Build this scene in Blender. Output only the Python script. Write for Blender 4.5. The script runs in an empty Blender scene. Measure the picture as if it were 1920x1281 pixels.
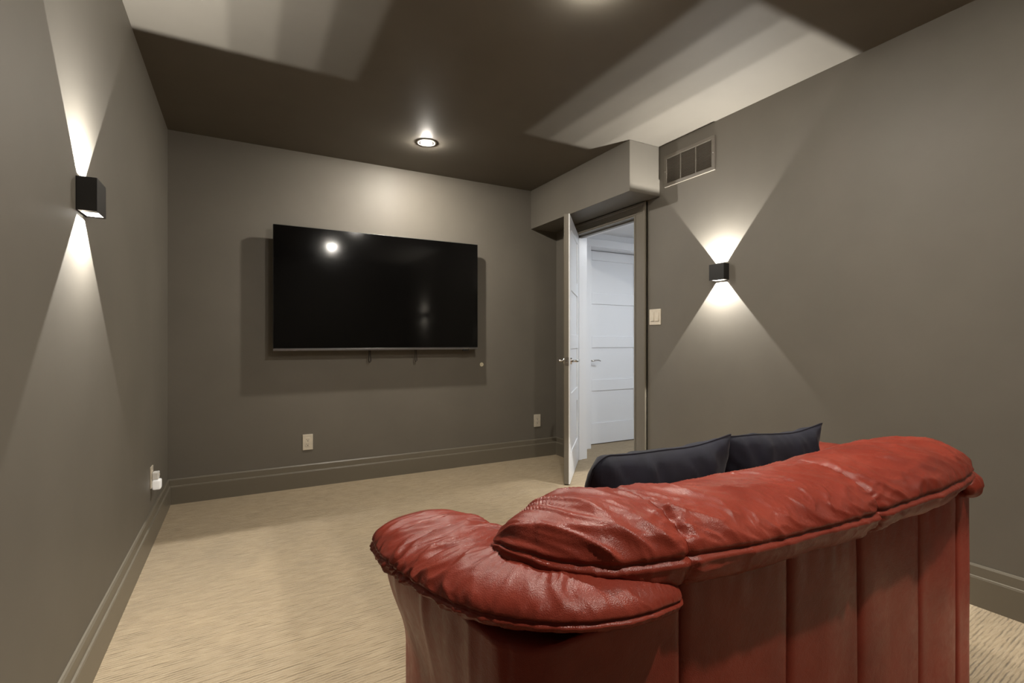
import bpy, bmesh, math, random
from mathutils import Vector, Matrix, noise

S = bpy.context.scene
COL = S.collection
R = math.radians

# ------------------------------------------------------------------ camera, world, exposure
CAM_H = 1.07
YAW = 28.6
cam_d = bpy.data.cameras.new('camera')
cam_d.sensor_width = 36.0
cam_d.lens = 927.0 / 1920.0 * 36.0
cam_d.clip_start = 0.02
cam = bpy.data.objects.new('camera', cam_d)
COL.objects.link(cam)
cam.location = (0, 0, CAM_H)
cam.rotation_euler = (R(90), 0, R(-YAW))
S.camera = cam
S.view_settings.view_transform = 'Standard'
S.view_settings.look = 'None'
S.view_settings.gamma = 1.0
S.view_settings.use_curve_mapping = False
S.view_settings.exposure = 1.15

world = bpy.data.worlds.new('world')
S.world = world
world.use_nodes = True
world.node_tree.nodes['Background'].inputs[0].default_value = (0.0, 0.0, 0.0, 1)

DOWNLIGHT = 1480.0      # radiance of the ceiling downlight lenses
SCONCE_W = 15.5         # watts of each small diode in the wall sconces
HALL = 68.0           # radiance of the hallway ceiling lamp

# room measures (metres): camera stands at the origin of the plan
XL, XR = -0.43, 2.62
YB, YF = 3.925, -1.50
H = 2.46
WT = 0.14

# ------------------------------------------------------------------ helpers
WL = {}


def tag(o, label=None, cat=None, group=None, kind=None):
    if label: o['label'] = label
    if cat: o['category'] = cat
    if group: o['group'] = group
    if kind: o['kind'] = kind
    return o


def empty(name, loc=(0, 0, 0), rot=(0, 0, 0), parent=None):
    o = bpy.data.objects.new(name, None)
    COL.objects.link(o)
    o.empty_display_size = 0.05
    o.location = loc
    o.rotation_euler = rot
    if parent: o.parent = parent
    WL[o] = Vector(loc) + (WL.get(parent, Vector()) if parent else Vector())
    return o


def link(name, me, mat, parent=None, smooth=False, world_space=False):
    o = bpy.data.objects.new(name, me)
    COL.objects.link(o)
    if mat is not None and not me.materials:
        me.materials.append(mat)
    if smooth:
        for p in me.polygons: p.use_smooth = True
    if parent:
        o.parent = parent
        if world_space:
            me.transform(Matrix.Translation(-WL.get(parent, Vector())))
        WL[o] = WL.get(parent, Vector())
    else:
        WL[o] = Vector()
    return o


def bm_obj(name, bm, mat, parent=None, smooth=False, world_space=False):
    bmesh.ops.recalc_face_normals(bm, faces=bm.faces[:])
    me = bpy.data.meshes.new(name)
    bm.to_mesh(me)
    bm.free()
    return link(name, me, mat, parent, smooth, world_space)


def add_box(bm, x0, x1, y0, y1, z0, z1, bev=0.0, seg=2):
    b = bmesh.new()
    bmesh.ops.create_cube(b, size=1.0)
    for v in b.verts:
        v.co = Vector((x0 + (v.co.x + .5) * (x1 - x0), y0 + (v.co.y + .5) * (y1 - y0), z0 + (v.co.z + .5) * (z1 - z0)))
    if bev > 0:
        bmesh.ops.bevel(b, geom=b.edges[:], offset=bev, segments=seg, profile=.5, affect='EDGES', clamp_overlap=True)
    me = bpy.data.meshes.new('tmp')
    b.to_mesh(me); b.free()
    bm.from_mesh(me)
    bpy.data.meshes.remove(me)
    return bm


def box(name, x0, x1, y0, y1, z0, z1, mat, parent=None, bev=0.0, seg=2, smooth=False, ws=False):
    bm = bmesh.new()
    add_box(bm, x0, x1, y0, y1, z0, z1, bev, seg)
    return bm_obj(name, bm, mat, parent, smooth, ws)


def prism(name, prof, p0, p1, out, mat, parent=None, ws=False):
    """profile [(d, z)] swept in plan from p0 to p1; d is measured along the plan vector out"""
    bm = bmesh.new()
    o = Vector((out[0], out[1], 0))
    rings = []
    for p in (p0, p1):
        rings.append([bm.verts.new(Vector((p[0], p[1], 0)) + o * d + Vector((0, 0, z))) for d, z in prof])
    n = len(prof)
    for i in range(n):
        j = (i + 1) % n
        bm.faces.new((rings[0][i], rings[0][j], rings[1][j], rings[1][i]))
    bm.faces.new(rings[0]); bm.faces.new(rings[1][::-1])
    return bm_obj(name, bm, mat, parent, False, ws)


def cyl(bm, c, axis, r0, r1, h, seg=24):
    """cylinder or cone frustum from point c along axis"""
    axis = Vector(axis).normalized()
    q = axis.to_track_quat('Z', 'Y')
    a = []; b = []
    for i in range(seg):
        t = 2 * math.pi * i / seg
        d = q @ Vector((math.cos(t), math.sin(t), 0))
        a.append(bm.verts.new(Vector(c) + d * r0))
        b.append(bm.verts.new(Vector(c) + d * r1 + axis * h))
    for i in range(seg):
        j = (i + 1) % seg
        bm.faces.new((a[i], a[j], b[j], b[i]))
    bm.faces.new(a[::-1]); bm.faces.new(b)


def lathe(bm, prof, seg=48, close=False):
    rings = []
    for r, z in prof:
        if r < 1e-6:
            rings.append([bm.verts.new((0, 0, z))])
        else:
            rings.append([bm.verts.new((r * math.cos(2 * math.pi * i / seg), r * math.sin(2 * math.pi * i / seg), z)) for i in range(seg)])
    pairs = list(zip(rings[:-1], rings[1:]))
    if close: pairs.append((rings[-1], rings[0]))
    for A, B in pairs:
        for i in range(seg):
            j = (i + 1) % seg
            if len(A) == 1 and len(B) > 1: bm.faces.new((A[0], B[i], B[j]))
            elif len(B) == 1 and len(A) > 1: bm.faces.new((A[i], A[j], B[0]))
            elif len(A) > 1: bm.faces.new((A[i], A[j], B[j], B[i]))


def tube(bm, pts, r, seg=8):
    pts = [Vector(p) for p in pts]
    rings = []
    for k, p in enumerate(pts):
        t = (pts[min(k + 1, len(pts) - 1)] - pts[max(k - 1, 0)]).normalized()
        up = Vector((0, 0, 1)) if abs(t.z) < .9 else Vector((1, 0, 0))
        a = t.cross(up).normalized(); b = t.cross(a).normalized()
        rr = r[k] if isinstance(r, (list, tuple)) else r
        rings.append([bm.verts.new(p + (a * math.cos(2 * math.pi * i / seg) + b * math.sin(2 * math.pi * i / seg)) * rr) for i in range(seg)])
    for A, B in zip(rings[:-1], rings[1:]):
        for i in range(seg):
            j = (i + 1) % seg
            bm.faces.new((A[i], A[j], B[j], B[i]))
    bm.faces.new(rings[0][::-1]); bm.faces.new(rings[-1])


def copy_tree(o, parent=None):
    c = o.copy()
    COL.objects.link(c)
    c.parent = parent
    for ch in [x for x in bpy.data.objects if x.parent == o]:
        copy_tree(ch, c)
    return c


def catmull(rows, t):
    n = len(rows) - 1
    f = max(0.0, min(.999999, t)) * n
    i = int(f); f -= i
    p0 = rows[max(i - 1, 0)]; p1 = rows[i]; p2 = rows[i + 1]; p3 = rows[min(i + 2, n)]
    out = []
    for a, b, c, d in zip(p0, p1, p2, p3):
        out.append(.5 * (2 * b + (c - a) * f + (2 * a - 5 * b + 4 * c - d) * f * f + (3 * b - a - 3 * c + d) * f ** 3))
    return out


def ridged(x, y, z):
    return 1.0 - min(1.0, abs(noise.noise(Vector((x, y, z)))) * 2.6)


def spow(c, e):
    return math.copysign(abs(c) ** e, c)


# ------------------------------------------------------------------ materials
def new_mat(name):
    m = bpy.data.materials.new(name)
    m.use_nodes = True
    nt = m.node_tree
    return m, nt, nt.nodes['Principled BSDF']


def N(nt, t, **kw):
    n = nt.nodes.new(t)
    for k, v in kw.items():
        setattr(n, k, v)
    return n


def noise_node(nt, scale, detail=3, rough=.5, vec=None, dist=0.0):
    n = N(nt, 'ShaderNodeTexNoise')
    n.inputs['Scale'].default_value = scale
    n.inputs['Detail'].default_value = detail
    n.inputs['Roughness'].default_value = rough
    n.inputs['Distortion'].default_value = dist
    if vec is not None: nt.links.new(vec, n.inputs['Vector'])
    return n


def ramp(nt, fac, stops):
    r = N(nt, 'ShaderNodeValToRGB')
    el = r.color_ramp.elements
    while len(el) < len(stops): el.new(.5)
    for e, (p, c) in zip(el, stops):
        e.position = p
        e.color = (c[0], c[1], c[2], 1)
    nt.links.new(fac, r.inputs['Fac'])
    return r


def coords(nt, scale=(1, 1, 1), rot=(0, 0, 0)):
    tc = N(nt, 'ShaderNodeTexCoord')
    mp = N(nt, 'ShaderNodeMapping')
    mp.inputs['Scale'].default_value = scale
    mp.inputs['Rotation'].default_value = rot
    nt.links.new(tc.outputs['Object'], mp.inputs['Vector'])
    return mp.outputs['Vector']


def bump(nt, bs, height, strength, dist):
    b = N(nt, 'ShaderNodeBump')
    b.inputs['Strength'].default_value = strength
    b.inputs['Distance'].default_value = dist
    nt.links.new(height, b.inputs['Height'])
    nt.links.new(b.outputs['Normal'], bs.inputs['Normal'])
    return b


def paint(name, col, rough=.5, spec=.4, var=.06, bs_scale=260, bstr=.12, bdist=.0006):
    m, nt, bs = new_mat(name)
    v = coords(nt)
    n = noise_node(nt, 2.2, 4, .55, v)
    lo = [c * (1 - var) for c in col]; hi = [min(1, c * (1 + var)) for c in col]
    r = ramp(nt, n.outputs['Fac'], [(.3, lo), (.7, hi)])
    nt.links.new(r.outputs['Color'], bs.inputs['Base Color'])
    bs.inputs['Roughness'].default_value = rough
    bs.inputs['Specular IOR Level'].default_value = spec
    n2 = noise_node(nt, bs_scale, 3, .6, v)
    bump(nt, bs, n2.outputs['Fac'], bstr, bdist)
    return m


def plain(name, col, rough=.5, metal=0.0, spec=.5, emit=None, estr=0.0):
    m, nt, bs = new_mat(name)
    v = coords(nt)
    n = noise_node(nt, 40, 2, .5, v)
    r = ramp(nt, n.outputs['Fac'], [(.3, [c * .95 for c in col]), (.7, [min(1, c * 1.05) for c in col])])
    nt.links.new(r.outputs['Color'], bs.inputs['Base Color'])
    bs.inputs['Roughness'].default_value = rough
    bs.inputs['Metallic'].default_value = metal
    bs.inputs['Specular IOR Level'].default_value = spec
    if emit:
        bs.inputs['Emission Color'].default_value = (*emit, 1)
        bs.inputs['Emission Strength'].default_value = estr
    return m


TAUPE = (.146, .132, .110)
M = {}
M['wall'] = paint('taupe_wall_paint', TAUPE, .52, .35)
M['ceil'] = paint('taupe_ceiling_paint', TAUPE, .62, .25)
M['trim'] = paint('taupe_trim_paint', (.150, .132, .102), .34, .45, .02, 120, .04)
M['white'] = paint('white_trim_paint', (.80, .81, .83), .32, .45, .01, 120, .03)
M['hall_wall'] = paint('white_hall_paint', (.78, .79, .81), .55, .3, .01)
M['plate'] = plain('ivory_plastic', (.62, .56, .46), .35)
M['plate_dark'] = plain('outlet_slot', (.02, .018, .015), .6)
M['whiteplastic'] = plain('white_plastic', (.8, .8, .8), .3)
M['black_metal'] = plain('black_powder_coat', (.016, .015, .014), .42, 0, .5)
M['black_inside'] = plain('sconce_inside_black', (.002, .002, .002), .8, 0, .05)
M['chrome'] = plain('brushed_nickel', (.62, .60, .57), .22, 1.0)
M['tv_body'] = plain('tv_plastic', (.012, .012, .013), .4)
M['tv_strip'] = plain('tv_silver_strip', (.25, .24, .24), .3, .9)
M['cord'] = plain('black_cord', (.015, .012, .012), .7)
M['register'] = plain('taupe_metal_register', (.150, .132, .108), .4)
M['register_dark'] = plain('duct_dark', (.02, .018, .015), .8)
M['foot'] = plain('dark_wood_foot', (.05, .03, .02), .4)
M['lens'] = plain('downlight_lens', (.9, .9, .9), .4, 0, .5, (1.0, .93, .82), DOWNLIGHT)
M['hall_lens'] = plain('hall_lens', (.9, .9, .9), .4, 0, .5, (.90, .95, 1.0), HALL)
M['led'] = plain('led_chip', (.9, .9, .8), .4, 0, .5, (1.0, .95, .86), 60)
M['nightlight'] = plain('night_light_diffuser', (.9, .9, .9), .3, 0, .5, (1.0, .97, .93), .10)

# TV screen: black glass with a soft gloss
m, nt, bs = new_mat('tv_screen_glass')
v = coords(nt)
n = noise_node(nt, 3, 2, .5, v)
r = ramp(nt, n.outputs['Fac'], [(.3, (.0015, .0014, .0014)), (.7, (.0022, .002, .002))])
nt.links.new(r.outputs['Color'], bs.inputs['Base Color'])
bs.inputs['Roughness'].default_value = .085
bs.inputs['Specular IOR Level'].default_value = .30
M['screen'] = m

# carpet: low ribs about 12 mm apart, broken into dashes, with a soft speckle
m, nt, bs = new_mat('beige_loop_carpet')
v = coords(nt)
vr = coords(nt, (1, 1, 1), (0, 0, R(-4.5)))
wv = N(nt, 'ShaderNodeTexWave', wave_type='BANDS', bands_direction='Y', wave_profile='SIN')
wv.inputs['Scale'].default_value = 25.0
wv.inputs['Distortion'].default_value = 1.6
wv.inputs['Detail'].default_value = 2.0
wv.inputs['Detail Scale'].default_value = 1.2
nt.links.new(vr, wv.inputs['Vector'])
inv = N(nt, 'ShaderNodeMath', operation='SUBTRACT'); inv.inputs[0].default_value = 1.0
nt.links.new(wv.outputs['Fac'], inv.inputs[1])
pw = N(nt, 'ShaderNodeMath', operation='POWER'); pw.inputs[1].default_value = 3.0
nt.links.new(inv.outputs[0], pw.inputs[0])
vd = coords(nt, (9.0, 55.0, 1.0), (0, 0, R(-4.5)))
nd = noise_node(nt, 1.0, 3, .65, vd, .2)
dash = ramp(nt, nd.outputs['Fac'], [(.40, (.08, .08, .08)), (.66, (1, 1, 1))])
gr = N(nt, 'ShaderNodeMath', operation='MULTIPLY')
nt.links.new(pw.outputs[0], gr.inputs[0]); nt.links.new(dash.outputs['Color'], gr.inputs[1])
nf = noise_node(nt, 330, 3, .65, v)
nb = noise_node(nt, 3.0, 4, .6, v)
vs_ = coords(nt, (14.0, 170.0, 1.0), (0, 0, R(-4.5)))
ns = noise_node(nt, 1.0, 2, .6, vs_)
sp = N(nt, 'ShaderNodeMath', operation='ADD')
nt.links.new(nf.outputs['Fac'], sp.inputs[0]); nt.links.new(ns.outputs['Fac'], sp.inputs[1])
sp2 = N(nt, 'ShaderNodeMath', operation='MULTIPLY'); sp2.inputs[1].default_value = .5
nt.links.new(sp.outputs[0], sp2.inputs[0])
r = ramp(nt, sp2.outputs[0], [(.36, (.305, .232, .142)), (.50, (.375, .293, .190)), (.64, (.435, .350, .236))])
r2 = ramp(nt, nb.outputs['Fac'], [(.3, (.90, .91, .93)), (.7, (1.0, 1.0, 1.0))])
mm = N(nt, 'ShaderNodeMixRGB', blend_type='MULTIPLY'); mm.inputs[0].default_value = 1
nt.links.new(r.outputs['Color'], mm.inputs[1]); nt.links.new(r2.outputs['Color'], mm.inputs[2])
md = N(nt, 'ShaderNodeMixRGB', blend_type='MIX'); md.inputs[2].default_value = (.135, .095, .052, 1)
gs = N(nt, 'ShaderNodeMath', operation='MULTIPLY'); gs.inputs[1].default_value = .62
nt.links.new(gr.outputs[0], gs.inputs[0])
nt.links.new(gs.outputs[0], md.inputs[0]); nt.links.new(mm.outputs[0], md.inputs[1])
nt.links.new(md.outputs[0], bs.inputs['Base Color'])
bs.inputs['Roughness'].default_value = .95
bs.inputs['Specular IOR Level'].default_value = .1
bs.inputs['Sheen Weight'].default_value = .1
hh = N(nt, 'ShaderNodeMath', operation='MULTIPLY_ADD'); hh.inputs[1].default_value = -1.0
nt.links.new(gr.outputs[0], hh.inputs[0]); nt.links.new(sp2.outputs[0], hh.inputs[2])
bump(nt, bs, hh.outputs[0], .8, .006)
M['carpet'] = m

# leather
m, nt, bs = new_mat('brick_red_leather')
v = coords(nt)
n1 = noise_node(nt, 5, 4, .6, v)
n2 = noise_node(nt, 38, 4, .6, v, .6)
r = ramp(nt, n1.outputs['Fac'], [(.28, (.175, .024, .014)), (.55, (.238, .036, .021)), (.8, (.285, .051, .031))])
nt.links.new(r.outputs['Color'], bs.inputs['Base Color'])
rr = ramp(nt, n2.outputs['Fac'], [(.3, (.29, .29, .29)), (.7, (.42, .42, .42))])
nt.links.new(rr.outputs['Color'], bs.inputs['Roughness'])
bs.inputs['Specular IOR Level'].default_value = .24
vo = N(nt, 'ShaderNodeTexVoronoi'); vo.inputs['Scale'].default_value = 520
nt.links.new(v, vo.inputs['Vector'])
ad = N(nt, 'ShaderNodeMath', operation='MULTIPLY_ADD')
nt.links.new(n2.outputs['Fac'], ad.inputs[0]); ad.inputs[1].default_value = 3.0
nt.links.new(vo.outputs['Distance'], ad.inputs[2])
bump(nt, bs, ad.outputs[0], .25, .0012)
M['leather'] = m
M['leather_dark'] = plain('leather_seam', (.085, .014, .009), .5)

# navy cushion fabric
m, nt, bs = new_mat('navy_velour')
v = coords(nt)
n1 = noise_node(nt, 14, 4, .6, v)
r = ramp(nt, n1.outputs['Fac'], [(.3, (.005, .006, .013)), (.7, (.011, .012, .026))])
nt.links.new(r.outputs['Color'], bs.inputs['Base Color'])
bs.inputs['Roughness'].default_value = .85
bs.inputs['Sheen Weight'].default_value = .08
bs.inputs['Sheen Roughness'].default_value = .4
n2 = noise_node(nt, 600, 2, .5, v)
bump(nt, bs, n2.outputs['Fac'], .3, .0006)
M['navy'] = m

# ------------------------------------------------------------------ the room
HX1 = 4.30          # far side of the hallway
HYE = 3.97          # wall at the end of the hallway with the white door
HYN = 1.20
HH = 2.16           # hallway ceiling
tag(box('floor', XL - WT, HX1 + .2, YF - WT, 4.6, -.10, 0, M['carpet']), 'beige loop-pile carpet floor with fine horizontal ribs', 'floor', kind='structure')
tag(box('ceiling', XL - WT, XR + WT, YF - WT, YB + WT, H, H + .1, M['ceil']), 'dark taupe painted ceiling with round downlights', 'ceiling', kind='structure')
tag(box('wall_left', XL - WT, XL, YF - WT, YB + WT, 0, H, M['wall']), 'taupe painted wall at left with sconce beams', 'wall', kind='structure')
tag(box('wall_back', XL, XR + WT, YB, YB + WT, 0, H, M['wall']), 'taupe painted wall behind the television', 'wall', kind='structure')
tag(box('wall_front', XL, XR + WT, YF - WT, YF, 0, H, M['wall']), 'taupe painted wall behind the viewer', 'wall', kind='structure')

DY0, DY1, DZ = 2.835, 3.655, 2.035       # door opening in the right wall
bm = bmesh.new()
add_box(bm, XR, XR + WT, YF, DY0, 0, H)
add_box(bm, XR, XR + WT, DY1, YB, 0, H)
add_box(bm, XR, XR + WT, DY0, DY1, DZ, H)
tag(bm_obj('wall_right', bm, M['wall']), 'taupe painted wall at right with doorway and air register', 'wall', kind='structure')

# bulkhead over the doorway
bm = bmesh.new()
add_box(bm, 2.338, XR, 2.598, YB, 2.107, H, .002, 1)
tag(bm_obj('bulkhead', bm, M['wall']), 'taupe boxed bulkhead above the open door', 'bulkhead', kind='structure')

# baseboards
BP = [(0, 0), (.018, 0), (.018, .113), (.0165, .117), (.0165, .119), (.011, .122), (.010, .158), (.006, .166), (0, .166)]
tag(prism('baseboard_back', BP, (XL, YB), (XR, YB), (0, -1), M['trim']), 'tall taupe baseboard with stepped top under the television', 'baseboard', kind='structure')
tag(prism('baseboard_left', BP, (XL, YF), (XL, YB - .017), (1, 0), M['trim']), 'tall taupe baseboard along the left wall', 'baseboard', kind='structure')
tag(prism('baseboard_right', BP, (XR, YF), (XR, DY0 - .118), (-1, 0), M['trim']), 'tall taupe baseboard along the right wall behind sofa', 'baseboard', kind='structure')
tag(prism('baseboard_corner', BP, (XR, DY1 + .118), (XR, YB - .017), (-1, 0), M['trim']), 'short taupe baseboard between open door and corner', 'baseboard', kind='structure')
tag(prism('baseboard_front', BP, (XL + .018, YF), (XR - .018, YF), (0, 1), M['trim']), 'taupe baseboard behind the viewer', 'baseboard', kind='structure')


# door casing (room side), profile d = away from wall, w = across
def casing(name, mat, side, y_in, y_out, z0, z1, parent, xw, sgn):
    """vertical casing board; its outer band is thicker"""
    bm = bmesh.new()
    ya, yb = sorted((y_in, y_out))
    add_box(bm, min(xw, xw + sgn * .016), max(xw, xw + sgn * .016), ya, yb, z0, z1, .002, 1)
    w = .024
    if y_out > y_in: b0, b1 = y_out - w, y_out
    else: b0, b1 = y_out, y_out + w
    add_box(bm, min(xw, xw + sgn * .028), max(xw, xw + sgn * .028), b0, b1, z0, z1, .003, 2)
    return bm_obj(name, bm, mat, parent)


fr = empty('trim_1', (XR, (DY0 + DY1) / 2, 0))
tag(fr, 'taupe door casing and jamb around the doorway', 'door frame', kind='structure')


def wbox(name, x0, x1, y0, y1, z0, z1, mat, parent, bev=0.0, seg=2):
    return box(name, x0, x1, y0, y1, z0, z1, mat, parent, bev, seg, False, True)


def reparent_ws(o, parent):
    o.data.transform(Matrix.Translation(-WL[parent]))
    o.parent = parent
    return o


CT = 2.100
reparent_ws(casing('casing_side', M['trim'], 0, DY0 - .008, DY0 - .118, 0, CT - .0, None, XR, -1), fr)
reparent_ws(casing('casing_side', M['trim'], 0, DY1 + .008, DY1 + .118, 0, CT - .0, None, XR, -1), fr)
bm = bmesh.new()
add_box(bm, XR - .0155, XR, DY0 - .094, DY1 + .094, DZ - .012, CT, .002, 1)
add_box(bm, XR - .019, XR, DY0 - .094, DY1 + .094, DZ - .012, DZ + .004, .002, 1)
add_box(bm, XR - .0275, XR, DY0 - .094, DY1 + .094, CT - .02, CT, .003, 2)
bm_obj('casing_head', bm, M['trim'], fr, False, True)
JX = XR + .046
for (ya, yb) in ((DY0 - .001, DY0 + .016), (DY1 - .016, DY1 + .001)):
    wbox('jamb_room_side', XR - .012, JX, ya, yb, 0, DZ, M['trim'], fr)
    wbox('jamb_hall_side', JX, XR + WT + .004, ya, yb, 0, DZ, M['white'], fr)
wbox('jamb_head', XR - .012, JX, DY0 + .016, DY1 - .016, DZ - .018, DZ, M['trim'], fr)
wbox('jamb_head', JX, XR + WT + .004, DY0 + .016, DY1 - .016, DZ - .018, DZ, M['white'], fr)
wbox('door_stop', JX, JX + .035, DY0 + .016, DY0 + .027, 0, DZ - .018, M['white'], fr)
wbox('door_stop', JX, JX + .035, DY1 - .027, DY1 - .016, 0, DZ - .018, M['white'], fr)
wbox('door_stop', JX, JX + .035, DY0 + .027, DY1 - .027, DZ - .029, DZ - .018, M['trim'], fr)
for (ya, yb) in ((DY0 - .10, DY0 - .006), (DY1 + .006, DY1 + .10)):
    wbox('casing_hall_side', XR + WT, XR + WT + .016, ya, yb, 0, DZ + .09, M['white'], fr, .002, 1)


# ------------------------------------------------------------------ doors
def lever(parent, x, y, z, out, along, mat):
    """lever handle; out = +-1 along local y, along = +-1 along local x"""
    h = empty('lever_handle', (x, y, z), (0, 0, 0), parent)
    bm = bmesh.new()
    cyl(bm, (0, 0, 0), (0, out, 0), .026, .024, .009, 24)
    bm_obj('rose', bm, mat, h, False)
    bm = bmesh.new()
    pts = [(0, out * .006, 0), (0, out * .035, 0), (along * .006, out * .047, 0), (along * .02, out * .052, .001), (along * .06, out * .053, .006), (along * .095, out * .053, .004), (along * .118, out * .051, -.004)]
    tube(bm, pts, [.009, .009, .0092, .009, .008, .007, .0055], 12)
    bm_obj('lever', bm, mat, h, True)
    return h


def panel_skin(d, W, Ht, y0, y1, yp0, yp1, mat, panels, stile=.105):
    """stiles, rails and recessed panels of one face; panels = list of (z0, z1)"""
    lo, hi = min(y0, y1), max(y0, y1)
    box('stile', 0.0, stile, lo, hi, 0.0, Ht, mat, d, .0015, 1)
    box('stile', W - stile, W, lo, hi, 0.0, Ht, mat, d, .0015, 1)
    edges = [0.0] + [e for p in panels for e in p] + [Ht]
    for k in range(0, len(edges), 2):
        box('rail', stile, W - stile, lo, hi, edges[k], edges[k + 1], mat, d, .0015, 1)
    pl, ph = min(yp0, yp1), max(yp0, yp1)
    for (a, b) in panels:
        box('panel', stile + .0005, W - stile - .0005, pl, ph, a + .0005, b - .0005, mat, d)


DW, DH, DT = .785, 2.012, .044
door = empty('door_1', (XR - .004, DY1 - .017, .008), (0, 0, R(-131.0)))
tag(door, 'half-open door, taupe edge and white hall side, five-rail panels', 'door', kind='structure')
PANELS = [(.215, .555), (.665, 1.005), (1.115, 1.455), (1.565, 1.915)]
box('core', 0, DW, .010, DT - .010, 0, DH, M['trim'], door)
panel_skin(door, DW, DH, 0.0, .010, .0085, .0099, M['trim'], PANELS)
panel_skin(door, DW, DH, DT - .010, DT, DT - .0099, DT - .0085, M['white'], PANELS)
lever(door, DW - .065, 0.0, .915, -1, -1, M['chrome'])
lever(door, DW - .065, DT, .915, 1, -1, M['chrome'])
box('latch_plate', DW - .0005, DW + .0015, .009, DT - .009, .885, .945, M['chrome'], door)
box('latch_bolt', DW, DW + .010, .016, DT - .016, .905, .925, M['chrome'], door, .002, 1)
for hz in (.2, 1.0, 1.8):
    bm = bmesh.new()
    cyl(bm, (0, -.004, hz - .045), (0, 0, 1), .006, .006, .09, 12)
    bm_obj('hinge', bm, M['chrome'], door, False)

# hallway
HD0, HD1 = 3.05, 3.86
bm = bmesh.new()
add_box(bm, XR + WT, HD0, HYE, HYE + .18, 0, HH)
add_box(bm, HD1, HX1, HYE, HYE + .18, 0, HH)
add_box(bm, HD0, HD1, HYE, HYE + .18, 2.03, HH)
tag(bm_obj('wall_hallway_end', bm, M['hall_wall']), 'white hallway wall around the closed white door', 'wall', kind='structure')
tag(box('wall_hallway_side', HX1, HX1 + .1, HYN - .1, HYE + .18, 0, HH, M['hall_wall']), 'white side wall of the hallway', 'wall', kind='structure')
tag(box('wall_hallway_near', XR + WT, HX1, HYN - .1, HYN, 0, HH, M['hall_wall']), 'white near wall of the hallway', 'wall', kind='structure')
tag(box('wall_hallway_partition', XR + WT, XR + WT + .004, HYN, DY0 - .1, 0, HH, M['hall_wall']), 'white hallway face of the partition wall', 'wall', kind='structure')
tag(box('ceiling_hallway', XR + WT, HX1 + .1, HYN - .1, HYE + .18, HH, HH + .08, M['hall_wall']), 'low white hallway ceiling seen through the doorway', 'ceiling', kind='structure')

fr2 = empty('trim_2', (HD0, HYE, 0))
tag(fr2, 'white casing around the white hallway door', 'door frame', kind='structure')
wbox('casing_side', HD0 - .085, HD0 + .004, HYE - .018, HYE, 0, 2.02, M['white'], fr2, .003, 2)
wbox('casing_side', HD1 - .004, HD1 + .085, HYE - .018, HYE, 0, 2.02, M['white'], fr2, .003, 2)
wbox('casing_head', HD0 - .085, HD1 + .085, HYE - .018, HYE, 2.02, 2.10, M['white'], fr2, .003, 2)
wbox('jamb', HD0, HD0 + .014, HYE, HYE + .18, 0, 2.03, M['white'], fr2)
wbox('jamb', HD1 - .014, HD1, HYE, HYE + .18, 0, 2.03, M['white'], fr2)
wbox('jamb_head', HD0 + .014, HD1 - .014, HYE, HYE + .18, 2.015, 2.03, M['white'], fr2)

door2 = empty('door_2', (HD0 + .016, HYE + .12, .008))
tag(door2, 'closed white panel door in the hallway with lever handle', 'door', kind='structure')
DW2, DH2 = HD1 - HD0 - .032, 2.003
box('core', 0, DW2, .010, .040, 0, DH2, M['white'], door2)
panel_skin(door2, DW2, DH2, 0.0, .010, .0085, .0099, M['white'], [(.215, .550), (.665, .998), (1.115, 1.450), (1.565, 1.905)], .105)
lever(door2, .058, 0.0, .865, -1, 1, M['chrome'])

hl = empty('hallway_light', (3.45, 2.75, HH))
tag(hl, 'round white ceiling light in the hallway beyond the door', 'ceiling light')
bm = bmesh.new(); lathe(bm, [(.0, -.001), (.125, -.001), (.125, -.012), (.118, -.014), (.0, -.014)], 40)
bm_obj('trim_ring', bm, M['whiteplastic'], hl)
bm = bmesh.new(); lathe(bm, [(.0, -.026), (.06, -.024), (.10, -.018), (.112, -.0145), (.0, -.0143)], 40)
bm_obj('diffuser', bm, M['hall_lens'], hl, True)

# ------------------------------------------------------------------ downlights
DL = empty('downlight', (1.13, 3.32, H))
bm = bmesh.new(); lathe(bm, [(.050, -.0005), (.068, -.0005), (.066, -.002), (.063, -.0032), (.053, -.0036), (.050, -.003)], 48, True)
bm_obj('trim_ring', bm, M['whiteplastic'], DL, True)
bm = bmesh.new(); lathe(bm, [(0, -.0125), (.012, -.0120), (.022, -.0100), (.028, -.0065), (.031, -.002), (0, -.0015)], 40)
bm_obj('lens', bm, M['lens'], DL, True)
bm = bmesh.new(); lathe(bm, [(.0300, -.0005), (.0510, -.0005), (.0510, -.0040), (.0315, -.0018)], 40, True)
bm_obj('reflector', bm, M['whiteplastic'], DL, True)
tag(DL, 'round lit ceiling downlight nearest the television wall', 'ceiling light', 'recessed downlights in a row')
for y, lab in ((1.535, 'round ceiling downlight in the middle of the row, at top edge'),
               (0.0, 'round ceiling downlight above the viewer, reflected in the television')):
    c = copy_tree(DL)
    c.location = (1.195 if y > 1 else 1.15, y, H)
    c['label'] = lab


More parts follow.
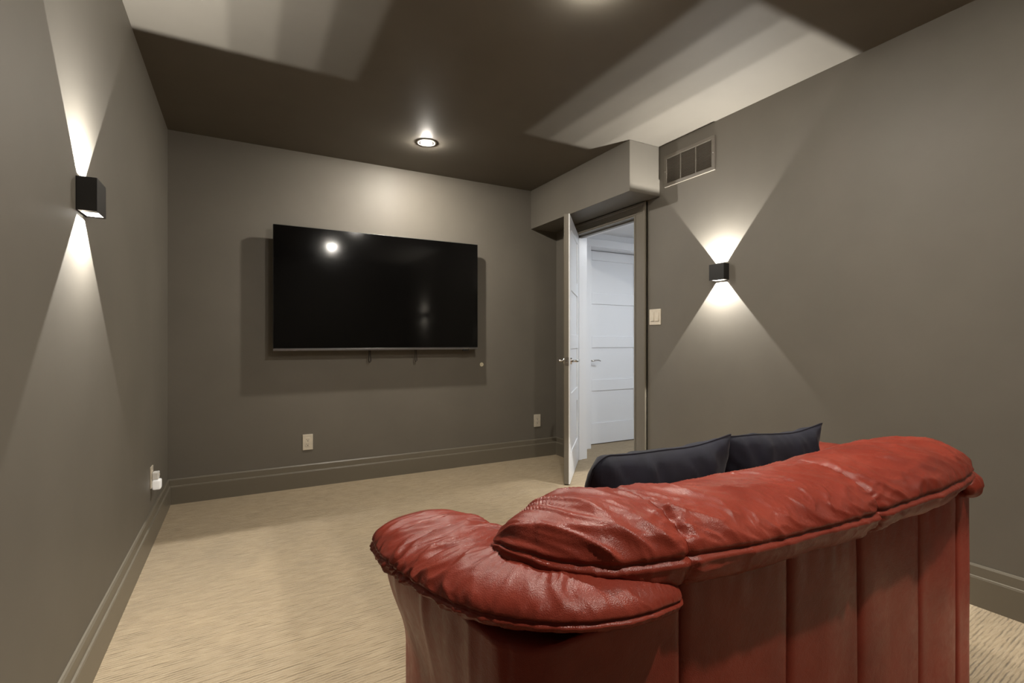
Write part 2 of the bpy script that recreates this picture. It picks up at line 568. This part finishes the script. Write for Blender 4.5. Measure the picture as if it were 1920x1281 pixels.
# ------------------------------------------------------------------ sconces (local: +x out of the wall, y along it)
def make_sconce():
    r = empty('wall_sconce')
    D, HW, HHH = .050, .054, .050
    t = .0022
    bm = bmesh.new()
    add_box(bm, D - t, D, -HW, HW, -HHH, HHH, .0006, 1)
    add_box(bm, .001, D - t, -HW, -HW + t, -HHH, HHH)
    add_box(bm, .001, D - t, HW - t, HW, -HHH, HHH)
    bm_obj('housing', bm, M['black_metal'], r)
    bm = bmesh.new()
    add_box(bm, D - t - .0004, D - t, -HW + t, HW - t, -HHH + .0026, HHH - .0026)
    add_box(bm, .0055, D - t - .0004, -HW + t, -HW + t + .0004, -HHH + .0026, HHH - .0026)
    add_box(bm, .0055, D - t - .0004, HW - t - .0004, HW - t, -HHH + .0026, HHH - .0026)
    bm_obj('inner_liner', bm, M['black_inside'], r)
    box('back_plate', 0, .005, -HW + t, HW - t, -HHH + .001, HHH - .001, M['black_inside'], r)
    box('led_board', .006, D - t, -HW + t, HW - t, -.009, .009, M['black_inside'], r)
    for s in (-1, 1):
        za, zb = sorted((s * (HHH - .0025), s * HHH))
        box('aperture_lip', .005, .0085, -HW + t, HW - t, za, zb, M['black_metal'], r)
        box('beam_flap', .0085, D - t, -HW + t, -.031, za, zb, M['black_metal'], r)
        box('beam_flap', .0085, D - t, .031, HW - t, za, zb, M['black_metal'], r)
        for k, x in enumerate((.0105, .0185, .0265, .0345)):
            z0, z1 = sorted((s * .009, s * .0100))
            box('led_chip', x - .0015, x + .0015, -.0015, .0015, z0, z1, M['led'], r)
            ld = bpy.data.lights.new('diode', 'POINT')
            ld.energy = SCONCE_W * (.8, .9, 1.0, 1.1)[k] * (1.0 if s > 0 else .8)
            ld.color = (1.0, .975, .92)
            ld.shadow_soft_size = .0009
            lo = bpy.data.objects.new('diode', ld)
            COL.objects.link(lo)
            lo.parent = r
            lo.location = (x, 0, s * .0125)
    return r


SC = make_sconce()
SC.location = (XL, 1.940, 1.508)
tag(SC, 'black box wall sconce on the left wall left of the television', 'wall light', 'black up-down wall sconces')
SC2 = copy_tree(SC)
SC2.location = (XR, 2.078, 1.500)
SC2.rotation_euler = (0, 0, R(180))
SC2['label'] = 'black box wall sconce on the right wall beside the doorway'
SC3 = copy_tree(SC2)
SC3.location = (XR, -.17, 1.500)
SC3['label'] = 'black box wall sconce on the right wall, mirrored in the television'

# ------------------------------------------------------------------ television
TX0, TX1, TZ0, TZ1, TY = .187, 1.752, 1.004, 1.891, 3.817
TC = (TX0 + TX1) / 2
tv = empty('television', (TC, YB, TZ0))
tag(tv, 'large black flat-screen television mounted on the taupe wall', 'television')
wbox('shell', TX0, TX1, TY + .002, TY + .030, TZ0, TZ1, M['tv_body'], tv, .003, 2)
wbox('rear_housing', TX0 + .18, TX1 - .18, TY + .030, TY + .062, TZ0 + .02, TZ1 - .30, M['tv_body'], tv, .008, 2)
wbox('screen', TX0 + .004, TX1 - .004, TY, TY + .003, TZ0 + .020, TZ1 - .004, M['screen'], tv)
wbox('bottom_strip', TX0, TX1, TY - .001, TY + .004, TZ0, TZ0 + .016, M['tv_strip'], tv, .001, 1)
wbox('sensor_pod', 1.62, 1.67, TY + .004, TY + .022, TZ0 - .012, TZ0 + .002, M['tv_body'], tv, .002, 1)
wbox('brand_badge', 1.625, 1.665, TY - .0016, TY - .0008, TZ0 + .005, TZ0 + .010, M['chrome'], tv)
bm = bmesh.new()
add_box(bm, TC - .35, TC + .35, YB - .018, YB, 1.30, 1.38)
add_box(bm, TC - .35, TC + .35, YB - .018, YB, 1.52, 1.60)
for sx in (-.2, .2):
    add_box(bm, TC + sx - .015, TC + sx + .015, TY + .060, YB - .010, 1.2, 1.66)
bm_obj('wall_bracket', bm, M['tv_body'], tv, False, True)
for px in (.862, 1.229):
    bm = bmesh.new()
    zc = TZ0 - .095
    pts = [(px - .004, YB - .046, TZ0 + .03), (px - .005, YB - .046, TZ0 - .04), (px - .006, YB - .046, zc + .014), (px - .003, YB - .046, zc + .003), (px + .003, YB - .046, zc),
           (px + .009, YB - .046, zc + .006), (px + .010, YB - .046, zc + .02), (px + .006, YB - .046, TZ0 - .03), (px + .004, YB - .046, TZ0 + .03)]
    tube(bm, pts, .0032, 8)
    bm_obj('release_cord', bm, M['cord'], tv, True, True)


# ------------------------------------------------------------------ electrical plates (local: +x out of wall)
def outlet():
    r = empty('wall_outlet')
    box('cover_plate', 0, .006, -.035, .035, -.057, .057, M['plate'], r, .002, 2)
    box('receptacle', .005, .0075, -.0165, .0165, -.0335, .0335, M['plate'], r, .0008, 1)
    for s in (.017, -.017):
        box('slot', .007, .0078, -.0075, -.0052, s - .001, s + .008, M['plate_dark'], r)
        box('slot', .007, .0078, .0052, .0072, s - .001, s + .0065, M['plate_dark'], r)
        bm = bmesh.new(); cyl(bm, (.007, 0, s - .0075), (1, 0, 0), .0032, .0032, .0008, 12)
        bm_obj('ground_hole', bm, M['plate_dark'], r)
    for s in (.048, -.048):
        bm = bmesh.new(); cyl(bm, (.0055, 0, s), (1, 0, 0), .0032, .003, .0009, 12)
        bm_obj('screw', bm, M['plate'], r)
    return r


O1 = outlet()
O1.location = (.423, YB, .328); O1.rotation_euler = (0, 0, R(-90))
tag(O1, 'ivory double wall outlet below the left half of the television', 'outlet', 'ivory wall outlets')
O2 = copy_tree(O1)
O2.location = (2.405, YB, .335)
O2['label'] = 'ivory double wall outlet near the corner beside the open door'
O3 = copy_tree(O1)
O3.location = (XL, 3.25, .345); O3.rotation_euler = (0, 0, 0)
O3['label'] = 'ivory wall outlet on the left wall behind the night light'

nl = empty('night_light', (XL + .006, 3.25, .325))
tag(nl, 'small white plug-in night light in the left wall outlet', 'night light')
box('body', .002, .030, -.024, .024, .006, .045, M['whiteplastic'], nl, .004, 2)
bm = bmesh.new()
add_box(bm, .002, .040, -.026, .026, -.048, .004, .008, 3)
bm_obj('diffuser', bm, M['nightlight'], nl, True)
box('sensor_tab', .028, .033, -.008, .008, .022, .034, M['plate'], nl, .001, 1)

sw = empty('light_switch', (XR, 2.640, 1.247), (0, 0, R(180)))
tag(sw, 'ivory double rocker light switch beside the doorway', 'light switch')
box('cover_plate', 0, .006, -.056, .056, -.057, .057, M['plate'], sw, .002, 2)
for y in (-.023, .023):
    k = box('frame', .0055, .0072, y - .0175, y + .0175, -.0345, .0345, M['plate'], sw, .0006, 1)
    bm = bmesh.new()
    vs = [bm.verts.new(p) for p in ((.006, y - .014, -.031), (.006, y + .014, -.031), (.0125, y + .014, -.030), (.0125, y - .014, -.030),
                                    (.006, y - .014, .031), (.006, y + .014, .031), (.008, y + .014, .031), (.008, y - .014, .031))]
    for f in ((0, 1, 2, 3), (4, 5, 6, 7), (0, 1, 5, 4), (3, 2, 6, 7), (0, 3, 7, 4), (1, 2, 6, 5)):
        bm.faces.new([vs[i] for i in f])
    bm_obj('rocker', bm, M['plate'], sw)
    for z in (-.048, .048):
        bm = bmesh.new(); cyl(bm, (.0055, y, z), (1, 0, 0), .003, .0028, .0009, 12)
        bm_obj('screw', bm, M['plate'], sw)

cg = empty('cable_port', (1.837, YB, .869))
tag(cg, 'small round cream wall cap just below the television corner', 'cable port')
bm = bmesh.new()
cyl(bm, (0, 0, 0), (0, -1, 0), .0175, .0165, .005, 28)
bm_obj('cap', bm, plain('cream_cap', (.70, .64, .45), .4), cg)
bm = bmesh.new()
cyl(bm, (0, -.005, 0), (0, -1, 0), .010, .009, .0015, 24)
bm_obj('centre_disc', bm, M['plate'], cg)

# air register
GY0, GY1, GZ0, GZ1 = 2.122, 2.546, 2.153, 2.373
ar = empty('air_register', (XR, (GY0 + GY1) / 2, GZ0))
tag(ar, 'taupe louvred air register in three sections under the ceiling', 'air register')
bw = .024
xo = XR - .012
wbox('frame_bar', xo, XR, GY0, GY1, GZ0, GZ0 + bw, M['register'], ar, .0015, 1)
wbox('frame_bar', xo, XR, GY0, GY1, GZ1 - bw, GZ1, M['register'], ar, .0015, 1)
wbox('frame_bar', xo, XR, GY0, GY0 + bw, GZ0 + bw, GZ1 - bw, M['register'], ar, .0015, 1)
wbox('frame_bar', xo, XR, GY1 - bw, GY1, GZ0 + bw, GZ1 - bw, M['register'], ar, .0015, 1)
wbox('duct_back', XR - .0012, XR - .0002, GY0 + bw, GY1 - bw, GZ0 + bw, GZ1 - bw, M['register_dark'], ar)
iy0, iy1 = GY0 + bw, GY1 - bw
mw = .008
sec = (iy1 - iy0 - 2 * mw) / 3
nlv = 17
pit = (GZ1 - GZ0 - 2 * bw) / nlv
lou = None
for k in range(3):
    a = iy0 + k * (sec + mw)
    if k < 2:
        wbox('mullion', xo + .001, XR, a + sec, a + sec + mw, GZ0 + bw, GZ1 - bw, M['register'], ar)
    for j in range(nlv):
        zz = GZ0 + bw + (j + .5) * pit
        if lou is None:
            bm = bmesh.new()
            add_box(bm, -.0042, .0042, 0, sec, -.0008, .0008)
            bmesh.ops.rotate(bm, verts=bm.verts[:], cent=(0, 0, 0), matrix=Matrix.Rotation(R(35), 3, 'Y'))
            lou = bm_obj('louver', bm, M['register'], ar)
            o = lou
        else:
            o = lou.copy(); COL.objects.link(o); o.parent = ar
        o.location = Vector((XR - .0065, a, zz)) - WL[ar]
for (y, z) in ((GY0 + .011, (GZ0 + GZ1) / 2), (GY1 - .011, (GZ0 + GZ1) / 2)):
    bm = bmesh.new(); cyl(bm, (xo, y, z), (-1, 0, 0), .004, .003, .0015, 12)
    bm_obj('screw', bm, M['chrome'], ar, False, True)

# ------------------------------------------------------------------ sofa
sofa = empty('leather_sofa', (1.07, .95, 0))
tag(sofa, 'brick red leather sofa seen from behind, with puffy wrinkled headrest', 'sofa')


def sweep(name, rows, u0, u1, nu, nv, disp, mat, e=2.0, sub=None, zshape=None, parent=sofa):
    """closed swept cushion: rows (x, y, z, half width, height up, height down); ends closed"""
    def frame(u):
        c = catmull(rows, u)
        a = catmull(rows, max(0, u - .004)); b = catmull(rows, min(1, u + .004))
        t = Vector((b[0] - a[0], b[1] - a[1], 0))
        if t.length < 1e-7: t = Vector((1, 0, 0))
        t.normalize()
        n = Vector((t.y, -t.x, 0))       # to the right of the direction of travel
        return Vector(c[:3]), n, t, c[3], c[4], c[5]

    bm = bmesh.new()
    P = []
    for i in range(nu + 1):
        u = u0 + (u1 - u0) * i / nu
        C, n, t, hw, ht, hb = frame(u)
        ring = []
        for j in range(nv):
            th = 2 * math.pi * j / nv
            c, s = spow(math.cos(th), 2 / e), spow(math.sin(th), 2 / e)
            p = C + n * (hw * c) + Vector((0, 0, (ht if s > 0 else hb) * s))
            ring.append((p, th, u))
        P.append(ring)
    V = []
    for i in range(nu + 1):
        row = []
        for j in range(nv):
            p, th, u = P[i][j]
            i0, i1 = max(i - 1, 0), min(i + 1, nu)
            du = P[i1][j][0] - P[i0][j][0]
            dv = P[i][(j + 1) % nv][0] - P[i][(j - 1) % nv][0]
            nn = dv.cross(du)
            if nn.length > 1e-10: nn.normalize()
            C = Vector(catmull(rows, u)[:3])
            if nn.dot(p - C) < 0: nn = -nn
            row.append(bm.verts.new(p + nn * disp(u, th, p)))
        V.append(row)
    for i in range(nu):
        for j in range(nv):
            k = (j + 1) % nv
            bm.faces.new((V[i][j], V[i][k], V[i + 1][k], V[i + 1][j]))
    bm.faces.new(V[0]); bm.faces.new(V[nu][::-1])
    return bm_obj(name, bm, mat, parent, True, True)


# headrest roll, left end wraps forward over the arm
HR = [(0.423, 0.820, 0.692, 0.010, 0.010, 0.009),
      (0.433, 0.801, 0.694, 0.072, 0.048, 0.019),
      (0.468, 0.769, 0.701, 0.115, 0.075, 0.031),
      (0.535, 0.731, 0.706, 0.134, 0.085, 0.046),
      (0.659, 0.704, 0.705, 0.140, 0.083, 0.070),
      (0.842, 0.695, 0.701, 0.141, 0.076, 0.078),
      (1.020, 0.693, 0.699, 0.141, 0.076, 0.078),
      (1.207, 0.693, 0.699, 0.141, 0.076, 0.076),
      (1.403, 0.693, 0.701, 0.141, 0.090, 0.076),
      (1.589, 0.695, 0.705, 0.139, 0.091, 0.075),
      (1.730, 0.704, 0.705, 0.129, 0.086, 0.066),
      (1.823, 0.716, 0.702, 0.095, 0.066, 0.048),
      (1.866, 0.727, 0.698, 0.047, 0.036, 0.027),
      (1.877, 0.733, 0.696, 0.010, 0.010, 0.010)]
n_hr = len(HR) - 1
SEAM_L, SEAM_R = 4 / n_hr, 7 / n_hr


def crease(x, y, z, k=2.0):
    """sharp-crested fold pattern, mean close to zero"""
    return ridged(x, y, z) ** k - .38


def hr_disp(u, th, p):
    # th = 0 rear (towards viewer), pi/2 top
    end = min(1.0, min(u, 1 - u) * 9)
    d = 0.0
    near = 9.0
    for s in (SEAM_L, SEAM_R):
        d -= .008 * math.exp(-((u - s) / .0045) ** 2)
        near = min(near, abs(u - s))
    ts = .05 + .10 * math.exp(-((u - SEAM_L) / .10) ** 2) + .55 * max(0.0, min(1.0, (.24 - u) / .16))
    dth = (th - ts + math.pi) % (2 * math.pi) - math.pi
    d -= .008 * math.exp(-(dth / .045) ** 2) * (.35 + .65 * end)        # piped seam along the rear edge
    d += .003 * math.exp(-((dth + .10) / .05) ** 2) * end
    up = max(0.0, math.sin(th + .2))
    gat = math.exp(-((dth - .30) / .36) ** 2) if dth > 0 else 0
    low = math.exp(-((dth + .5) / .4) ** 2) if dth < 0 else 0
    left = math.exp(-((u - .19) / .12) ** 2)
    d += gat * (.0022 + .0070 * left) * crease(p.x * 17 + p.y * 10 + dth * .5, dth * .6, 1.7) * end
    d += low * .0030 * crease(p.x * 13, dth, 6.7) * end
    # long slack folds running diagonally, plus puckers drawn in at the cross seams
    q = p.x * 1.0 + dth * .080 + .05 * noise.noise(Vector((p.x * 6, dth * 1.5, 0)))
    body = (.30 + .70 * up) * end * max(0.0, min(1.0, (2.9 - abs(dth)) / .6))
    d += .0075 * body * crease(q * 8.0, dth * .75, 3.1, 1.6)
    d += .0040 * body * crease(q * 17 + 4, dth * 1.5, 8.1)
    d += .0016 * body * crease(q * 41 + 9, dth * 3.2, 2.1)
    pk = math.exp(-(near / .030) ** 2)
    d += .0035 * pk * crease(dth * 3.4, u * 30, 9.2) * end
    d += .007 * noise.noise(Vector((p.x * 5, p.y * 5, p.z * 5))) * end
    return d


sweep('headrest', HR, 0, SEAM_L, 190, 150, hr_disp, M['leather'], 2.15)
sweep('headrest', HR, SEAM_L, SEAM_R, 260, 150, hr_disp, M['leather'], 2.15)
sweep('headrest', HR, SEAM_R, 1, 300, 150, hr_disp, M['leather'], 2.15)

# arm pad, from the rear tip round the corner to the front
AP = [(0.639, 0.609, 0.648, 0.007, 0.007, 0.007),
      (0.630, 0.609, 0.649, 0.039, 0.029, 0.027),
      (0.587, 0.614, 0.657, 0.065, 0.043, 0.034),
      (0.507, 0.632, 0.664, 0.088, 0.046, 0.034),
      (0.432, 0.680, 0.669, 0.111, 0.046, 0.036),
      (0.388, 0.765, 0.664, 0.122, 0.046, 0.037),
      (0.374, 0.859, 0.655, 0.127, 0.044, 0.043),
      (0.369, 0.952, 0.645, 0.127, 0.044, 0.048),
      (0.367, 1.046, 0.635, 0.124, 0.048, 0.051),
      (0.369, 1.113, 0.625, 0.112, 0.048, 0.051),
      (0.371, 1.160, 0.611, 0.078, 0.041, 0.043),
      (0.372, 1.177, 0.599, 0.010, 0.010, 0.010)]


def ap_disp(u, th, p):
    # travelling left and then away: th = 0 is the inner side, th = pi the outer, seen side
    end = min(1.0, min(u, 1 - u) * 8)
    wend = max(0.0, min(1.0, u * 7, (.93 - u) * 5.5))
    d = 0.0
    dth = (th - math.pi * .985 + math.pi) % (2 * math.pi) - math.pi
    d -= .008 * math.exp(-(dth / .050) ** 2) * (.3 + .7 * end)
    d += .003 * math.exp(-((dth - .12) / .06) ** 2) * end
    mid = math.exp(-((u - .60) / .17) ** 2)
    up = max(0.0, math.sin(th + .15))
    wob = .018 * noise.noise(Vector((u * 9, th * 1.4, 0)))
    d += (.0015 + .0085 * mid) * (.30 + .70 * up) * crease((u + wob) * 17 + th * .30, th * .40, 5.3, 1.7) * wend
    d += (.0010 + .0068 * mid) * crease((u + wob) * 37 + th * .5, th * .65, 2.2) * wend
    d += (.0006 + .0026 * mid) * crease((u + wob) * 80 + th * .7, th * 1.2, 6.2) * wend
    gat = math.exp(-((abs(dth) - .24) / .28) ** 2)
    d += (.0010 + .0022 * mid) * gat * crease(u * 48, th * .4, 7.7) * wend
    d += .006 * noise.noise(Vector((p.x * 6, p.y * 6, p.z * 6))) * end
    return d


sweep('arm_pad', AP, 0, 1, 420, 120, ap_disp, M['leather'], 2.1)


def column(name, plan, levels, mat, nz_disp=None, parent=sofa):
    """plan(k) list of (x, y); levels list of (z, f) where f(pt, k, z) returns the shifted plan point"""
    bm = bmesh.new()
    rings = []
    for z in levels:
        rings.append([bm.verts.new(nz_disp(Vector((x, y, z)), k / len(plan))) for k, (x, y) in enumerate(plan)])
    n = len(plan)
    for A, B in zip(rings[:-1], rings[1:]):
        for i in range(n):
            j = (i + 1) % n
            bm.faces.new((A[i], A[j], B[j], B[i]))
    bm.faces.new(rings[0][::-1]); bm.faces.new(rings[-1])
    return bm_obj(name, bm, mat, parent, True, True)


def rounded_plan(x0, x1, y0, y1, radii, step=.012):
    """corner order: (x1,y0) (x0,y0) (x0,y1) (x1,y1)"""
    cs = [((x1, y0), radii[0], 1, -1, -90 + 90, 0), ((x0, y0), radii[1], 0, 0, 0, 0), ((x0, y1), radii[2], 0, 0, 0, 0), ((x1, y1), radii[3], 0, 0, 0, 0)]
    sg = [(-1, 1), (1, 1), (1, -1), (-1, -1)]
    a0 = [0, -90, -180, -270]
    pts = []
    for (c, rr, *_), (sx, sy), a in zip(cs, sg, a0):
        cx, cy = c[0] + sx * rr, c[1] + sy * rr
        m = max(2, int(rr * 1.57 / step))
        for k in range(m + 1):
            t = R(a - 90 * k / m)
            pts.append((cx + rr * math.cos(t), cy + rr * math.sin(t)))
    out = []
    for i, p in enumerate(pts):
        q = pts[(i + 1) % len(pts)]
        L = math.hypot(q[0] - p[0], q[1] - p[1])
        m = max(1, int(L / step))
        for k in range(m):
            out.append((p[0] + (q[0] - p[0]) * k / m, p[1] + (q[1] - p[1]) * k / m))
    return out


def arm_disp(p, k):
    x, y, z = p
    top = max(0.0, (z - .38) / .20)
    # scroll: the side swells out towards the front top, tucked under the pad
    side = max(0.0, min(1.0, (.51 - x) / .21)) * max(0.0, min(1.0, (y - .68) / .34))
    x -= .050 * side * (math.sin(min(1.0, top) * math.pi * .5) ** 2)
    inner = max(0.0, min(1.0, (x - .425) / .085)) * max(0.0, min(1.0, (y - .75) / .07))
    z = .03 + (z - .03) * (1 - .30 * inner)
    # soft folds
    f = .004 * (ridged(x * 3 + y * 14, z * 2.0, 4.4) - .55)
    c = Vector((x - .50, y - .90, 0))
    c.normalize()
    x += c.x * f; y += c.y * f
    # upright seam on the rear corner
    g = .008 * math.exp(-(((x - .345) ** 2 + (y - .645) ** 2) / .006 ** 2))
    x -= c.x * g; y -= c.y * g
    edge = max(0.0, (.05 - z) / .03)
    x -= c.x * .006 * edge ** 2; y -= c.y * .006 * edge ** 2
    return Vector((x, y, z))


LV = [.03 + .595 * i / 50 for i in range(51)]
column('arm_body', rounded_plan(.326, .676, .608, 1.160, (.025, .085, .06, .045), .006), LV, M['leather'], arm_disp)

# upright panels of the back shell
PX = [.682, .997, 1.267, 1.559, 1.840]


def back_panel(x0, x1, last):
    bm = bmesh.new()
    nx, nz = 26, 30
    Yb = .625
    fr_, bk = [], []
    for j in range(nz + 1):
        z = .03 + .66 * j / nz
        a, b = [], []
        for i in range(nx + 1):
            t = i / nx
            x = x0 + (x1 - x0) * t
            e = min(t, 1 - t) * (x1 - x0)
            y = Yb + .007 * math.exp(-(e / .006)) - .004 * math.sin(math.pi * t)
            y += .0028 * noise.noise(Vector((x * 11, 2.0, z * 2.2)))
            if z > .55: y += .003 * (ridged(x * 18, 1.0, z * 3) - .5) * min(1, (z - .55) / .05)
            if last and t > .55: y += .045 * ((t - .55) / .45) ** 2.6
            y += .008 * max(0.0, (.06 - z) / .03) ** 2
            a.append(bm.verts.new((x, y, z)))
            b.append(bm.verts.new((x, Yb + .075, z)))
        fr_.append(a); bk.append(b)
    for j in range(nz):
        for i in range(nx):
            bm.faces.new((fr_[j][i], fr_[j][i + 1], fr_[j + 1][i + 1], fr_[j + 1][i]))
            bm.faces.new((bk[j][i], bk[j + 1][i], bk[j + 1][i + 1], bk[j][i + 1]))
        bm.faces.new((fr_[j][0], fr_[j + 1][0], bk[j + 1][0], bk[j][0]))
        bm.faces.new((fr_[j][nx], bk[j][nx], bk[j + 1][nx], fr_[j + 1][nx]))
    for i in range(nx):
        bm.faces.new((fr_[0][i], bk[0][i], bk[0][i + 1], fr_[0][i + 1]))
        bm.faces.new((fr_[nz][i], fr_[nz][i + 1], bk[nz][i + 1], bk[nz][i]))
    return bm_obj('back_panel', bm, M['leather'], sofa, True, True)


for k in range(4):
    back_panel(PX[k], PX[k + 1], k == 3)


def side_disp(p, k):
    x, y, z = p
    f = .004 * (ridged(y * 9, z * 2, 2.2) - .5)
    return Vector((x + f * (1 if x > 1.85 else 0), y, z))


# shell side at the right end and the low arm in front of it
column('side_panel', rounded_plan(1.820, 1.942, .640, 1.240, (.050, .010, .02, .03)), [.03 + .60 * i / 30 for i in range(31)], M['leather'], side_disp)
AR = [(1.845, 0.631, 0.647, 0.007, 0.007, 0.007),
      (1.870, 0.633, 0.647, 0.031, 0.034, 0.034),
      (1.919, 0.667, 0.650, 0.039, 0.039, 0.036),
      (1.925, 0.765, 0.658, 0.047, 0.038, 0.034),
      (1.900, 0.892, 0.658, 0.072, 0.041, 0.038),
      (1.887, 1.037, 0.653, 0.085, 0.043, 0.038),
      (1.887, 1.156, 0.649, 0.076, 0.043, 0.038),
      (1.887, 1.232, 0.636, 0.047, 0.034, 0.034),
      (1.887, 1.250, 0.628, 0.009, 0.009, 0.009)]


def ar_disp(u, th, p):
    return .004 * (ridged(u * 14, th * .5, 5.3) - .55) * min(1, min(u, 1 - u) * 8)


sweep('arm_pad', AR, 0, 1, 110, 48, ar_disp, M['leather'], 2.1)


# seat and back cushions, seen only from the side
def puffy(name, x0, x1, y0, y1, z0, z1, lean=0.0, rr=.05, parent=sofa, mat=None):
    bm = bmesh.new()
    bmesh.ops.create_cube(bm, size=2.0)
    bmesh.ops.subdivide_edges(bm, edges=bm.edges[:], cuts=15, use_grid_fill=True)
    cx, cy, cz = (x0 + x1) / 2, (y0 + y1) / 2, (z0 + z1) / 2
    hx, hy, hz = (x1 - x0) / 2, (y1 - y0) / 2, (z1 - z0) / 2
    for v in bm.verts:
        p = Vector((v.co.x * hx, v.co.y * hy, v.co.z * hz))
        inner = Vector((max(-hx + rr, min(hx - rr, p.x)), max(-hy + rr, min(hy - rr, p.y)), max(-hz + rr, min(hz - rr, p.z))))
        dlt = p - inner
        if dlt.length > 1e-9: p = inner + dlt.normalized() * min(dlt.length, rr)
        p.z += .012 * (1 - (v.co.x) ** 2) * (1 - (v.co.y) ** 2) * (1 if v.co.z > 0 else 0)
        p += Vector((0, 0, .003 * (ridged(p.x * 10 + cx * 3, p.y * 10, 1.0) - .5)))
        p.y += lean * (p.z + hz)
        v.co = p + Vector((cx, cy, cz))
    return bm_obj(name, bm, mat or M['leather'], parent, True, True)


puffy('seat_cushion', .682, 1.250, .830, 1.300, .245, .402)
puffy('seat_cushion', 1.254, 1.818, .830, 1.300, .245, .402)
puffy('back_cushion', .682, 1.250, .705, .822, .300, .630)
puffy('back_cushion', 1.254, 1.818, .705, .822, .300, .630)
wbox('seat_base', .679, 1.817, .702, 1.255, .03, .257, M['leather'], sofa, .015, 3)
for (x, y) in ((.42, .70), (.42, 1.08), (1.25, .74), (1.86, .72), (1.86, 1.16), (1.25, 1.18)):
    bm = bmesh.new(); cyl(bm, (x, y, 0), (0, 0, 1), .022, .028, .034, 20)
    bm_obj('foot', bm, M['foot'], sofa, False, True)

# ------------------------------------------------------------------ cushions on the seat


def cushion(name, w, h, t, seed, blunt):
    """square cushion with pointed corners: local x width, z height, y thickness"""
    r = empty(name)
    bm = bmesh.new()
    nx, nz = 56, 44
    def pt(i, j, side):
        a = -1 + 2 * i / nx; b = -1 + 2 * j / nz
        pin = .10
        x = a * (1 - pin * (1 - abs(a)) * 0) * w / 2 * (1 - .055 * (1 - b * b))
        z = b * h / 2 * (1 - .075 * (1 - a * a))
        z += .010 * noise.noise(Vector((x * 5 + seed, 0, seed))) * abs(b)
        if blunt and a < 0:      # tucked-in left corners
            k = max(0.0, -a - .72) / .28
            z *= 1 - .16 * k * k
            x += .02 * k * abs(b) ** 3
        th = (max(0, 1 - a ** 4) * max(0, 1 - b ** 4)) ** .55
        d = t / 2 * th
        wr = .011 * (ridged(x * 8 + seed, z * 6, seed * 1.3) - .5) + .006 * (ridged(x * 19 + z * 12, z * 9, seed) - .5)
        d += wr * min(1, th * 1.5)
        return Vector((x, side * d, z))
    F = [[bm.verts.new(pt(i, j, -1)) for j in range(nz + 1)] for i in range(nx + 1)]
    B = [[F[i][j] if i in (0, nx) or j in (0, nz) else bm.verts.new(pt(i, j, 1)) for j in range(nz + 1)] for i in range(nx + 1)]
    for i in range(nx):
        for j in range(nz):
            bm.faces.new((F[i][j], F[i + 1][j], F[i + 1][j + 1], F[i][j + 1]))
            bm.faces.new((B[i][j], B[i][j + 1], B[i + 1][j + 1], B[i + 1][j]))
    bm_obj('cover', bm, M['navy'], r, True)
    per = [pt(i, 0, 0) for i in range(nx + 1)] + [pt(nx, j, 0) for j in range(1, nz + 1)] + [pt(i, nz, 0) for i in range(nx - 1, -1, -1)] + [pt(0, j, 0) for j in range(nz - 1, 0, -1)]
    bm = bmesh.new(); tube(bm, per + [per[0]], .0022, 6)
    bm_obj('seam', bm, M['navy'], r, True)
    return r


c1 = cushion('throw_cushion', .500, .405, .14, 2.0, True)
c1.location = (.956, .980, .611); c1.rotation_euler = (R(16), R(0), R(1))
tag(c1, 'navy blue cushion on sofa seat, the one nearer the doorway', 'cushion', 'navy cushions on the sofa')
c2 = cushion('throw_cushion', .465, .400, .13, 5.0, False)
c2.location = (1.450, 1.004, .606); c2.rotation_euler = (R(16), R(0), R(-1))
tag(c2, 'navy blue cushion on sofa seat with pointed corner, the right-hand one', 'cushion', 'navy cushions on the sofa')
